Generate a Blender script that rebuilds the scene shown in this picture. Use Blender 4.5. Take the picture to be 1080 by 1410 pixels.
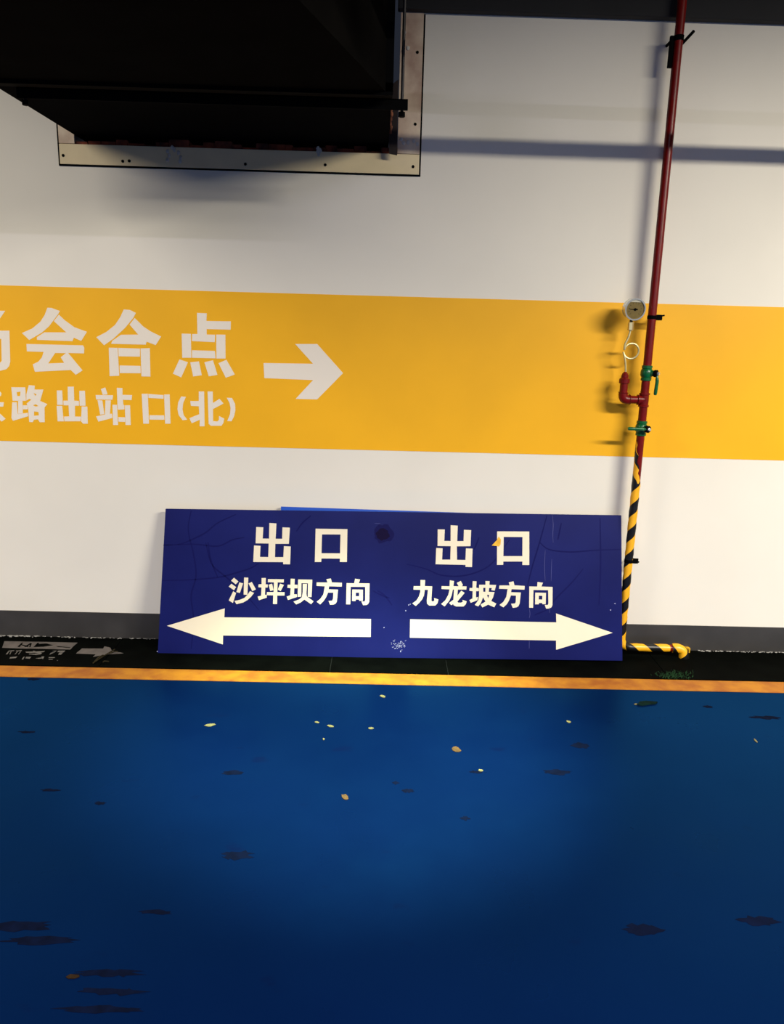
import bpy, bmesh, math, random
from mathutils import Vector, Matrix
from mathutils.geometry import tessellate_polygon
for o in list(bpy.data.objects): bpy.data.objects.remove(o)
S = bpy.context.scene
COL = S.collection
random.seed(7)

# ------------------------------------------------------------------ camera
D = 3.607            # distance of the painted wall
CH = 1.5             # camera height
F = 1060.0           # focal length for the 1080x1410 frame
p, r, y = math.radians(12.787), math.radians(1.563), math.radians(.835)
fw = Vector((math.sin(y)*math.cos(p), math.cos(y)*math.cos(p), -math.sin(p)))
rt = fw.cross(Vector((0, 0, 1))).normalized(); up = rt.cross(fw)
rt2 = math.cos(r)*rt + math.sin(r)*up; up2 = -math.sin(r)*rt + math.cos(r)*up
CAM = Vector((0, 0, CH))
cd = bpy.data.cameras.new('camera'); cam = bpy.data.objects.new('camera', cd); COL.objects.link(cam)
m = Matrix((rt2, up2, -fw)).transposed().to_4x4(); m.translation = CAM
cam.matrix_world = m
cd.sensor_fit = 'VERTICAL'; cd.sensor_height = 36; cd.lens = F/1410*36
cd.clip_start = .05
S.camera = cam
S.view_settings.view_transform = 'Standard'; S.view_settings.look = 'None'
S.view_settings.gamma = 1; S.view_settings.exposure = 0.0

# ------------------------------------------------------------------ world and lamps
W = bpy.data.worlds.new('world'); S.world = W; W.use_nodes = True
W.node_tree.nodes['Background'].inputs[0].default_value = (.05, .06, .09, 1)
W.node_tree.nodes['Background'].inputs[1].default_value = .3
#        x    y     z     length width watt  colour
LAMPS = [(3.3, .2, 3.20, 2.4, .24, 500, (1, .93, .80)),
         (-3.4, .8, 3.245, 2.4, .24, 200, (1, .92, .80)),
         (.2, -3.4, 3.20, 1.2, .12, 260, (.72, .72, 1))]  # last entry is an added bluish fill that lifts the shadows
SPOT = (.4, 2.15, 2.52, 1000)  # unseen greenish spot, added to throw the pool of light on the floor
for i, (lx, ly, lz, ll, lw, pw, lc) in enumerate(LAMPS):
    ld = bpy.data.lights.new('tube_light', 'AREA'); ld.shape = 'RECTANGLE'; ld.size = ll; ld.size_y = lw
    ld.energy = pw; ld.color = lc
    lo = bpy.data.objects.new('tube_light', ld); COL.objects.link(lo); lo.location = (lx, ly, lz-.045)

sd = bpy.data.lights.new('added_pool_spot', 'SPOT'); sd.energy = SPOT[3]; sd.color = (.80, 1, .70)
sd.spot_size = math.radians(47); sd.spot_blend = .8; sd.shadow_soft_size = .05
so = bpy.data.objects.new('added_pool_spot', sd); COL.objects.link(so); so.location = SPOT[:3]
so.rotation_euler = (Vector((-.04, 2.66, 0))-Vector(SPOT[:3])).to_track_quat('-Z', 'Y').to_euler()

# ------------------------------------------------------------------ helpers
def ray(px, py): return fw*F + rt2*(px-540) - up2*(py-705)
def wallpt(px, py, off=0.0):
    d = ray(px, py); t = (D-off)/d.y
    return CAM + d*t
def floorpt(px, py, h=0.0):
    d = ray(px, py); t = (h-CH)/d.z
    return CAM + d*t
def rgb(c):
    return tuple(((v/255)/12.92 if v/255 <= .04045 else ((v/255+.055)/1.055)**2.4) for v in c)+(1,)

def mat(name, col, rough=.5, metal=0, noise=0, scale=20, bump=0, spec=.5, tint=None, col2=None, emit=None, coat=0):
    M = bpy.data.materials.new(name); M.use_nodes = True; nt = M.node_tree; b = nt.nodes['Principled BSDF']
    c = rgb(col); b.inputs['Base Color'].default_value = c
    b.inputs['Roughness'].default_value = rough; b.inputs['Metallic'].default_value = metal
    b.inputs['Specular IOR Level'].default_value = spec
    b.inputs['Coat Weight'].default_value = coat
    if tint: b.inputs['Specular Tint'].default_value = tint+(1,)
    if emit: b.inputs['Emission Color'].default_value = emit[0]+(1,); b.inputs['Emission Strength'].default_value = emit[1]
    tc = nt.nodes.new('ShaderNodeTexCoord')
    if noise or col2:
        n = nt.nodes.new('ShaderNodeTexNoise'); n.inputs['Scale'].default_value = scale; n.inputs['Detail'].default_value = 6
        nt.links.new(tc.outputs['Object'], n.inputs['Vector'])
        rp = nt.nodes.new('ShaderNodeValToRGB'); rp.color_ramp.elements[0].position = .35; rp.color_ramp.elements[1].position = .65
        c2 = rgb(col2) if col2 else tuple(v*(1-noise) for v in c[:3])+(1,)
        rp.color_ramp.elements[0].color = c2; rp.color_ramp.elements[1].color = c
        nt.links.new(n.outputs['Fac'], rp.inputs[0]); nt.links.new(rp.outputs[0], b.inputs['Base Color'])
    if bump:
        n2 = nt.nodes.new('ShaderNodeTexNoise'); n2.inputs['Scale'].default_value = scale*2.3; n2.inputs['Detail'].default_value = 5
        nt.links.new(tc.outputs['Object'], n2.inputs['Vector'])
        bp = nt.nodes.new('ShaderNodeBump'); bp.inputs['Strength'].default_value = bump; bp.inputs['Distance'].default_value = .004
        nt.links.new(n2.outputs['Fac'], bp.inputs['Height']); nt.links.new(bp.outputs[0], b.inputs['Normal'])
    return M

def link(name, bm, m, parent=None, smooth=False):
    bmesh.ops.recalc_face_normals(bm, faces=bm.faces)
    me = bpy.data.meshes.new(name); bm.to_mesh(me); bm.free()
    if smooth:
        for f in me.polygons: f.use_smooth = True
        try: me.set_sharp_from_angle(angle=math.radians(40))
        except Exception: pass
    me.materials.append(m)
    o = bpy.data.objects.new(name, me); COL.objects.link(o)
    if parent is not None:
        o.parent = parent; o.matrix_parent_inverse = Matrix.Translation(-parent.location) if not parent.parent else Matrix.Identity(4)
    return o
def tag(o, label=None, cat=None, group=None, kind=None):
    if label: o['label'] = label
    if cat: o['category'] = cat
    if group: o['group'] = group
    if kind: o['kind'] = kind
    return o
def empty(name, loc, label, cat, group=None):
    o = bpy.data.objects.new(name, None); COL.objects.link(o); o.location = loc; o.empty_display_size = .05
    return tag(o, label, cat, group)
def box(bm, a, b, bevel=0):
    a, b = Vector(a), Vector(b)
    vs = [bm.verts.new((x, yy, z)) for x in (a.x, b.x) for yy in (a.y, b.y) for z in (a.z, b.z)]
    fs = [bm.faces.new([vs[i] for i in q]) for q in ((0, 1, 3, 2), (4, 6, 7, 5), (0, 4, 5, 1), (2, 3, 7, 6), (0, 2, 6, 4), (1, 5, 7, 3))]
    if bevel:
        es = list({e for f in fs for e in f.edges})
        bmesh.ops.bevel(bm, geom=es, offset=bevel, segments=2, affect='EDGES', profile=.6)
def bx(a, b, bevel=0):
    bm = bmesh.new(); box(bm, a, b, bevel); return bm
def tube(bm, pts, rads, n=20, cap=True):
    """swept round section through pts; rads one radius or a list"""
    pts = [Vector(q) for q in pts]
    if not hasattr(rads, '__len__'): rads = [rads]*len(pts)
    rings = []; ref = None
    for i, q in enumerate(pts):
        a = pts[max(0, i-1)]; b = pts[min(len(pts)-1, i+1)]
        if (b-a).length < 1e-9: t = ref_t
        else: t = (b-a).normalized()
        ref_t = t
        if ref is None:
            ref = Vector((0, 1, 0)) if abs(t.y) < .9 else Vector((1, 0, 0))
        ref = (ref - t*ref.dot(t)).normalized(); s = t.cross(ref)
        rings.append([bm.verts.new(q + (ref*math.cos(2*math.pi*k/n) + s*math.sin(2*math.pi*k/n))*rads[i]) for k in range(n)])
    for i in range(len(rings)-1):
        for k in range(n):
            bm.faces.new((rings[i][k], rings[i][(k+1) % n], rings[i+1][(k+1) % n], rings[i+1][k]))
    if cap: bm.faces.new(rings[0][::-1]); bm.faces.new(rings[-1])
def lathe(bm, c, ax, prof, n=32):
    """prof: list of (distance along ax, radius)"""
    c = Vector(c); ax = Vector(ax).normalized()
    u = ax.orthogonal().normalized(); v = ax.cross(u)
    rings = []
    for h, rr in prof:
        rings.append([bm.verts.new(c + ax*h + (u*math.cos(2*math.pi*k/n)+v*math.sin(2*math.pi*k/n))*max(rr, 1e-5)) for k in range(n)])
    for i in range(len(rings)-1):
        for k in range(n):
            bm.faces.new((rings[i][k], rings[i][(k+1) % n], rings[i+1][(k+1) % n], rings[i+1][k]))
    bm.faces.new(rings[0][::-1]); bm.faces.new(rings[-1])
def cut(bm, loops, thick, nrm):
    """flat cut-out (outer loop + holes, 3D points on a plane) given a thickness along nrm"""
    flat = [q for lp in loops for q in lp]
    tris = tessellate_polygon([[Vector(q) for q in lp] for lp in loops])
    fr = [bm.verts.new(q + nrm*thick) for q in flat]; bk = [bm.verts.new(q) for q in flat]
    for t in tris:
        try: bm.faces.new([fr[i] for i in t]); bm.faces.new([bk[i] for i in reversed(t)])
        except ValueError: pass
    k = 0
    for lp in loops:
        n = len(lp)
        for i in range(n):
            a, b = k+i, k+(i+1) % n
            try: bm.faces.new((bk[a], bk[b], fr[b], fr[a]))
            except ValueError: pass
        k += n
def catmull(P, k=6):
    P = [Vector(q) for q in P]; out = []
    for i in range(len(P)-1):
        a, b, c, d = P[max(0, i-1)], P[i], P[i+1], P[min(len(P)-1, i+2)]
        for j in range(k):
            t = j/k
            out.append(.5*((2*b)+(c-a)*t+(2*a-5*b+4*c-d)*t*t+(3*b-a-3*c+d)*t**3))
    out.append(P[-1]); return out

# ------------------------------------------------------------------ materials
def wall_paint():
    M = mat('wall_paint', (236, 230, 214), .55, noise=.05, scale=1.7, bump=.06, spec=.3)
    return M
M_wall = wall_paint()
M_yel = mat('yellow_paint', (250, 184, 22), .5, noise=.06, scale=3, spec=.3)
M_tape = mat('cream_tape', (240, 230, 212), .5, spec=.3)
M_base = mat('charcoal_paint', (62, 60, 58), .45, noise=.3, scale=5)
M_ceil = mat('ceiling_paint', (26, 26, 27), .8, noise=.3, scale=4)
M_side = mat('side_wall_paint', (120, 120, 125), .7)
M_board = None
M_vinyl = mat('cream_vinyl', (243, 231, 200), .4, spec=.2, noise=.03, scale=6)
M_alum = mat('brushed_edge', (40, 55, 130), .4)
M_board2 = mat('bright_blue_sheet', (20, 80, 190), .35)
M_red = mat('red_enamel', (118, 12, 8), .34, noise=.25, scale=30, spec=.3)
M_green = mat('green_enamel', (8, 98, 50), .3, noise=.3, scale=60)
M_chrome = mat('chrome', (226, 228, 222), .25, metal=.7)
M_steel = mat('brass_steel', (236, 222, 160), .32, metal=.75)
M_dark = mat('black_iron', (6, 6, 6), .8, spec=.04)
M_duct = mat('dark_duct_steel', (12, 12, 13), .9, spec=.01, noise=.3, scale=4)
M_duct_in = mat('dark_duct_panel', (13, 12, 11), .9, spec=.01, noise=.35, scale=6)
M_frame = mat('cream_board', (242, 222, 176), .6, noise=.12, scale=6, bump=.1)
M_frame2 = mat('stained_board', (232, 212, 182), .65, noise=.3, scale=7, col2=(170, 136, 116), bump=.1)
M_rust = mat('rusty_mortar', (150, 70, 44), .9, col2=(50, 20, 16), scale=14, bump=.5)
M_orange = mat('orange_foam', (160, 100, 70), .9, col2=(70, 30, 20), scale=40, bump=.5)
M_seal = mat('white_sealant', (205, 200, 190), .7, noise=.2, scale=60, bump=.3)
M_strip = mat('black_strip_paint', (6, 8, 6), .75, col2=(3, 4, 3), scale=9, bump=.12, spec=.02)
M_line = mat('yellow_floor_paint', (190, 124, 14), .65, col2=(158, 88, 12), scale=12, bump=.05)
M_chip = mat('pale_chip', (130, 122, 78), .7, noise=.3, scale=80)
M_scuff = mat('dark_scuff', (9, 12, 22), .6, noise=.4, scale=60)
M_brown = mat('brown_leaf', (96, 66, 26), .7, noise=.4, scale=60)
M_leafy = mat('yellow_leaf', (246, 188, 40), .5, noise=.2, scale=80)
M_moss = mat('green_moss', (10, 62, 20), .9, noise=.5, scale=60)
M_label = mat('grey_sticker', (104, 97, 92), .5, noise=.3, scale=30)
M_dust = mat('white_plaster_dust', (170, 168, 160), .9, noise=.4, scale=60)

def hazard():
    M = mat('hazard_tape', (240, 170, 20), .4); nt = M.node_tree; b = nt.nodes['Principled BSDF']
    tc = nt.nodes.new('ShaderNodeUVMap'); sp = nt.nodes.new('ShaderNodeSeparateXYZ')
    nt.links.new(tc.outputs[0], sp.inputs[0])
    a = nt.nodes.new('ShaderNodeMath'); a.operation = 'ADD'; nt.links.new(sp.outputs[0], a.inputs[0]); nt.links.new(sp.outputs[1], a.inputs[1])
    fr = nt.nodes.new('ShaderNodeMath'); fr.operation = 'FRACT'; nt.links.new(a.outputs[0], fr.inputs[0])
    g = nt.nodes.new('ShaderNodeMath'); g.operation = 'GREATER_THAN'; g.inputs[1].default_value = .52; nt.links.new(fr.outputs[0], g.inputs[0])
    mx = nt.nodes.new('ShaderNodeMix'); mx.data_type = 'RGBA'
    mx.inputs['A'].default_value = rgb((246, 178, 24)); mx.inputs['B'].default_value = rgb((10, 9, 8))
    nt.links.new(g.outputs[0], mx.inputs['Factor']); nt.links.new(mx.outputs['Result'], b.inputs['Base Color'])
    return M
M_haz = hazard()

def floor_mat():
    M = bpy.data.materials.new('blue_epoxy'); M.use_nodes = True; nt = M.node_tree; b = nt.nodes['Principled BSDF']
    tc = nt.nodes.new('ShaderNodeTexCoord')
    def noise(scale, det, lo, hi, c0, c1, sx=1):
        mp = nt.nodes.new('ShaderNodeMapping'); mp.inputs['Scale'].default_value = (1, sx, 1)
        nt.links.new(tc.outputs['Object'], mp.inputs[0])
        n = nt.nodes.new('ShaderNodeTexNoise'); n.inputs['Scale'].default_value = scale; n.inputs['Detail'].default_value = det
        nt.links.new(mp.outputs[0], n.inputs['Vector'])
        rp = nt.nodes.new('ShaderNodeValToRGB'); e = rp.color_ramp.elements
        e[0].position = lo; e[1].position = hi; e[0].color = c0; e[1].color = c1
        nt.links.new(n.outputs['Fac'], rp.inputs[0]); return rp.outputs[0]
    base = noise(1.1, 4, .3, .7, rgb((2, 17, 54)), rgb((3, 21, 62)))
    spots = noise(5.5, 8, .66, .72, (0, 0, 0, 1), (1, 1, 1, 1), 2.2)
    mx = nt.nodes.new('ShaderNodeMix'); mx.data_type = 'RGBA'
    nt.links.new(spots, mx.inputs['Factor']); nt.links.new(base, mx.inputs['A']); mx.inputs['B'].default_value = rgb((4, 14, 52))
    rr = noise(4, 5, .3, .7, (.26,)*3+(1,), (.38,)*3+(1,))
    df = nt.nodes.new('ShaderNodeBsdfDiffuse'); nt.links.new(mx.outputs['Result'], df.inputs['Color'])
    gl = nt.nodes.new('ShaderNodeBsdfGlossy'); gl.inputs['Color'].default_value = (.03, .27, .68, 1); nt.links.new(rr, gl.inputs['Roughness'])
    fn = nt.nodes.new('ShaderNodeFresnel'); fn.inputs['IOR'].default_value = 1.5
    ms = nt.nodes.new('ShaderNodeMixShader'); nt.links.new(fn.outputs[0], ms.inputs[0]); nt.links.new(df.outputs[0], ms.inputs[1]); nt.links.new(gl.outputs[0], ms.inputs[2])
    nt.links.new(ms.outputs[0], nt.nodes['Material Output'].inputs['Surface'])
    b.inputs['Specular IOR Level'].default_value = .35
    b.inputs['Specular Tint'].default_value = (.02, .5, 1, 1)
    return M
M_floor = floor_mat()

def board_mat():
    M = mat('blue_vinyl', (20, 27, 94), .4, col2=(14, 20, 82), scale=2.2, spec=.2); nt = M.node_tree; b = nt.nodes['Principled BSDF']
    return M
M_board = board_mat()

# ------------------------------------------------------------------ the room
XL, XR, YB, ZC = -6.0, 6.0, -6.0, 3.6
def struct(name, bm, m): return tag(link(name, bm, m), kind='structure')
y_strip = floorpt(540, 928).y          # front edge of the black strip
y_line = floorpt(540, 943).y           # front edge of the yellow line
struct('floor', bx((XL, YB, -.1), (XR, D+.3, 0)), M_floor)
struct('ceiling', bx((XL, YB, ZC), (XR, D+.3, ZC+.1)), M_ceil)
struct('wall_left', bx((XL-.1, YB, 0), (XL, D+.3, ZC)), M_side)
struct('wall_right', bx((XR, YB, 0), (XR+.1, D+.3, ZC)), M_side)
struct('wall_front', bx((XL, YB-.1, 0), (XR, YB, ZC)), M_side)
# back wall with the duct opening
HX0, HX1 = wallpt(96, 200).x, wallpt(553, 200).x
HZ0, HZ1 = wallpt(330, 219).z, ZC-.5
bm = bmesh.new()
V3 = lambda a, b: Vector((a, D+.2, b))
cut(bm, [[V3(XL, 0), V3(XR, 0), V3(XR, ZC), V3(XL, ZC)], [V3(HX0, HZ0), V3(HX0, HZ1), V3(HX1, HZ1), V3(HX1, HZ0)]], .2, Vector((0, -1, 0)))
wb = struct('wall_back', bm, M_wall)
bz = wallpt(540, 852).z
struct('baseboard_back', bx((XL, D-.004, 0), (XR, D, bz), .001), M_base)
struct('trim_1', bx((XL, y_line, 0), (XR, y_strip-.004, .0025)), M_line)
cuts = [XL]+[floorpt(px, 915).x for px in (140, 456, 615, 905)]+[XR]
for a, b in zip(cuts[:-1], cuts[1:]): struct('trim_2', bx((a+.0015, y_strip, 0), (b-.0015, D-.004, .006)), M_strip)
struct('trim_4', bx((XL, y_strip, 0), (XR, D-.005, .0012)), M_ceil)
# beam along the top of the wall, dark as the ceiling
zt = wallpt(700, 26).z
fxr_ = wallpt(548, 20).x
bm = bmesh.new()
box(bm, (fxr_, D-.045, zt+.01), (XR, D, ZC), .006)
struct('trim_3', bm, M_ceil)

# ------------------------------------------------------------------ lamps as objects (out of view; the rear fill and the floor spot are added)
for i, (lx, ly, lz, ll, lw, pw, lc) in enumerate(LAMPS):
    nm = ['nearest the painted wall, hanging right of the middle', 'left of the other two', 'added as bluish fill light, farthest from the painted wall'][i]
    e = empty('ceiling_lamp', (lx, ly, lz), 'white tube lamp under the ceiling, '+nm, 'lamp', 'tube lamps under the ceiling')
    link('lamp_housing', bx((lx-ll/2-.03, ly-.06, lz-.03), (lx+ll/2+.03, ly+.06, lz+.02), .005), mat('lamp_white', (220, 220, 220), .4), e)
    for s in (-1, 1):
        bm = bmesh.new(); tube(bm, [(lx+s*ll*.4, ly, lz+.02), (lx+s*ll*.4, ly, ZC)], .004, 8); link('hanger_rod', bm, M_dark, e)

dl = empty('added_pool_lamp', (SPOT[0], SPOT[1], SPOT[2]), 'round white hanging lamp, unseen, added to make the light pool on the floor', 'lamp')
bm = bmesh.new(); n_ = 28
rings = [[bm.verts.new((SPOT[0]+rr*math.cos(2*math.pi*k/n_), SPOT[1]+rr*math.sin(2*math.pi*k/n_), zz)) for k in range(n_)] for rr, zz in ((.12, SPOT[2]-.0), (.09, SPOT[2]+.06), (.06, SPOT[2]+.12), (.02, SPOT[2]+.14))]
for i in range(3):
    for k in range(n_): bm.faces.new((rings[i][k], rings[i][(k+1) % n_], rings[i+1][(k+1) % n_], rings[i+1][k]))
bm.faces.new(rings[-1]); link('lamp_shade', bm, mat('shade_white', (200, 200, 200), .4), dl, True)
bm = bmesh.new(); tube(bm, [(SPOT[0], SPOT[1], SPOT[2]+.14), (SPOT[0], SPOT[1], ZC)], .006, 10); link('lamp_stem', bm, M_dark, dl)

# ------------------------------------------------------------------ painted direction band with its lettering
NW = Vector((0, -1, 0))
def wp_loops(loops, x0, y0, s, off): return [[wallpt(x0+a*s, y0+b*s, off) for a, b in lp] for lp in loops]
sign = empty('wall_sign', (0, D, wallpt(540, 515).z), 'wide yellow direction band with cream lettering and right arrow on white wall', 'sign')
bt0, bb0 = wallpt(400, 404).z, wallpt(400, 617).z
link('painted_band', bx((XL, D-.0012, bb0), (XR, D-.0002, bt0)), M_yel, sign)
R1, R2, R3, R4, R5, R6, R7 = (0, 415), (120, 415), (225, 420), (0, 525), (120, 525), (185, 530), (350, 465)
s1, s6 = 130/1080, 150/1080
WALLCH = [
 (R1, s1, [[[(-290,105),(60,108),(0,195),(-90,335),(108,335),(118,690),(105,740),(75,775),(-20,800),(-60,720),(0,705),(20,680),(15,430),(-40,430),(-130,760),(-210,720),(-130,430),(-200,430),(-260,620),(-330,590),(-280,430),(-320,430),(-320,335),(-215,335),(-105,190),(-290,190)]],
  [[(-520,120),(-430,120),(-430,290),(-345,290),(-345,380),(-430,380),(-430,600),(-340,570),(-340,660),(-590,750),(-610,660),(-520,630),(-520,380),(-600,380),(-600,290),(-520,290)]]]),
 (R1, s1, [[[(543,72),(590,75),(685,110),(665,147),(560,287),(480,357),(335,442),(252,362),(370,310),(460,235),(510,160)]],
           [[(674,152),(740,215),(850,295),(995,348),(930,452),(845,415),(830,455),(425,440),(422,410),(508,354),(760,355),(617,226)]],
           [[(303,487),(950,503),(965,530),(962,595),(780,590),(945,790),(868,840),(810,785),(400,805),(375,720),(440,690),(480,640),(500,578),(308,572)],[(632,590),(755,592),(695,640),(735,703),(552,710)]]]),
 (R2, s1, [[[(420,92),(490,98),(558,132),(530,188),(430,308),(300,428),(195,502),(105,410),(220,350),(320,270),(380,180)]],
           [[(545,190),(640,285),(730,345),(848,402),(785,500),(680,460),(672,495),(275,485),(288,452),(388,382),(585,380),(487,266)]],
           [[(248,530),(350,532),(368,850),(258,855)]], [[(357,532),(605,540),(605,632),(362,628)]], [[(612,538),(718,535),(725,860),(622,858)]], [[(372,733),(610,738),(614,822),(374,820)]]]),
 (R3, s1, [[[(385,90),(497,95),(493,183),(773,187),(770,282),(495,275),(497,338),(592,340),(588,425),(328,412),(330,332),(390,332)]],
           [[(210,327),(315,330),(320,603),(217,603)]], [[(328,518),(590,525),(598,610),(328,603)]], [[(605,338),(710,340),(712,612),(608,612)]],
           [[(185,622),(282,655),(205,828),(110,785)]], [[(308,655),(408,645),(440,803),(342,817)]], [[(470,655),(568,632),(620,800),(520,815)]], [[(632,665),(722,627),(818,795),(715,832)]]]),
 (R4, s1, [[[(-80,120),(5,120),(18,140),(10,170),(-80,175)]], [[(-100,240),(45,240),(38,290),(-100,290)]], [[(-60,330),(0,370),(65,430),(20,460),(-40,410),(-90,360)]],
  [[(-125,50),(-65,50),(-65,120),(-82,120),(-82,175),(-65,175),(-65,240),(-101,240),(-101,290),(-70,292),(-100,380),(-215,460),(-255,415),(-160,350),(-135,290),(-230,290),(-230,240),(-125,240),(-125,175),(-180,175),(-190,205),(-240,185),(-205,80),(-150,90),(-165,120),(-125,120)]],
  [[(-345,55),(-290,75),(-305,110),(-245,112),(-245,160),(-330,158),(-370,215),(-410,180)]], [[(-380,205),(-250,207),(-250,255),(-288,255),(-288,300),(-250,300),(-250,348),(-288,348),(-288,400),(-250,375),(-235,415),(-330,470),(-345,430),(-345,348),(-390,348),(-390,300),(-345,300),(-345,255),(-380,255)]]]),
 (R4, s1, [[[(130,68),(290,70),(297,223),(145,223)],[(190,125),(235,118),(230,168),(200,170)]],
           [[(208,224),(258,224),(262,366),(208,372)]], [[(262,275),(316,275),(318,320),(262,322)]], [[(140,240),(192,240),(203,375),(262,368),(320,360),(322,400),(150,452),(132,420)]],
           [[(330,45),(398,50),(395,95),(497,95),(460,225),(543,262),(510,300),(512,468),(455,468),(435,435),(390,440),(375,468),(335,465),(322,300),(305,255),(360,210),(335,200),(302,222),(302,150)],[(390,345),(440,350),(445,390),(390,395)],[(378,276),(410,262),(442,284),(410,290)],[(385,135),(420,150),(403,168)]]]),
 (R4, s1, [[[(775,62),(845,62),(850,222),(903,225),(905,280),(858,280),(858,403),(928,405),(920,457),(738,458),(732,404),(792,402),(785,275),(728,275),(726,222),(778,222)]],
           [[(650,105),(712,105),(720,270),(655,270)]], [[(648,282),(712,282),(724,404),(732,458),(660,458)]], [[(908,110),(972,108),(980,280),(912,280)]], [[(935,288),(1000,290),(1005,485),(950,485),(928,457)]]]),
 (R5, s1, [[[(158,90),(208,70),(235,150),(180,155)]], [[(98,157),(298,160),(290,212),(103,208)]], [[(120,215),(175,220),(197,375),(150,382)]], [[(210,218),(272,218),(262,372),(285,372),(288,420),(130,462),(103,402),(205,380)]],
           [[(340,75),(405,78),(405,155),(515,158),(510,215),(410,212),(415,268),(427,275),(427,322),(352,325),(348,270)]], [[(290,268),(343,270),(355,500),(298,500)]], [[(432,275),(492,275),(500,500),(440,500)]], [[(359,410),(435,412),(435,465),(359,462)]]]),
 (R5, s1, [[[(625,143),(695,143),(708,485),(643,485)]], [[(701,145),(875,158),(875,200),(703,190)]], [[(882,152),(945,150),(955,485),(893,485)]], [[(714,388),(882,390),(885,440),(714,438)]]]),
 (R6, s6, [[[(465,115),(512,118),(485,180),(478,240),(490,300),(525,345),(480,350),(440,300),(428,240),(435,175)]]]),
 (R6, s6, [[[(640,65),(693,65),(697,410),(648,410),(650,345),(570,380),(547,330),(645,290),(640,212),(562,208),(555,160),(640,160)]],
           [[(727,65),(778,65),(780,180),(845,138),(885,185),(780,240),(782,360),(825,362),(840,345),(840,308),(892,335),(885,375),(865,405),(760,405),(738,385)]]]),
 (R6, s6, [[[(917,127),(970,130),(1000,190),(1003,250),(990,310),(965,360),(922,358),(950,290),(955,230),(945,180)]]]),
]
for (x0, y0), s, strokes in WALLCH:
    bm = bmesh.new()
    for k, lp in enumerate(strokes): cut(bm, wp_loops(lp, x0, y0, s, .0012), .0006, NW)
    link('character', bm, M_tape, sign)
bm = bmesh.new(); cut(bm, wp_loops([[(108,290),(675,298),(470,72),(722,72),(1018,405),(722,706),(475,700),(675,485),(118,462)]], *R7, s1, .0012), .0006, NW)
link('arrow', bm, M_tape, sign)

# ------------------------------------------------------------------ the leaning exit board
fl, fr_ = floorpt(217, 902, .006), floorpt(857, 910, .006)
yb = (fl.y+fr_.y)/2
TH = .018
zt_b = wallpt(540, 705, .05).z
O = Vector((0, yb, .006)); U = Vector((1, 0, 0)); V = (Vector((0, D-.048, zt_b))-O).normalized(); N = U.cross(V)   # N faces the camera
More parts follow.
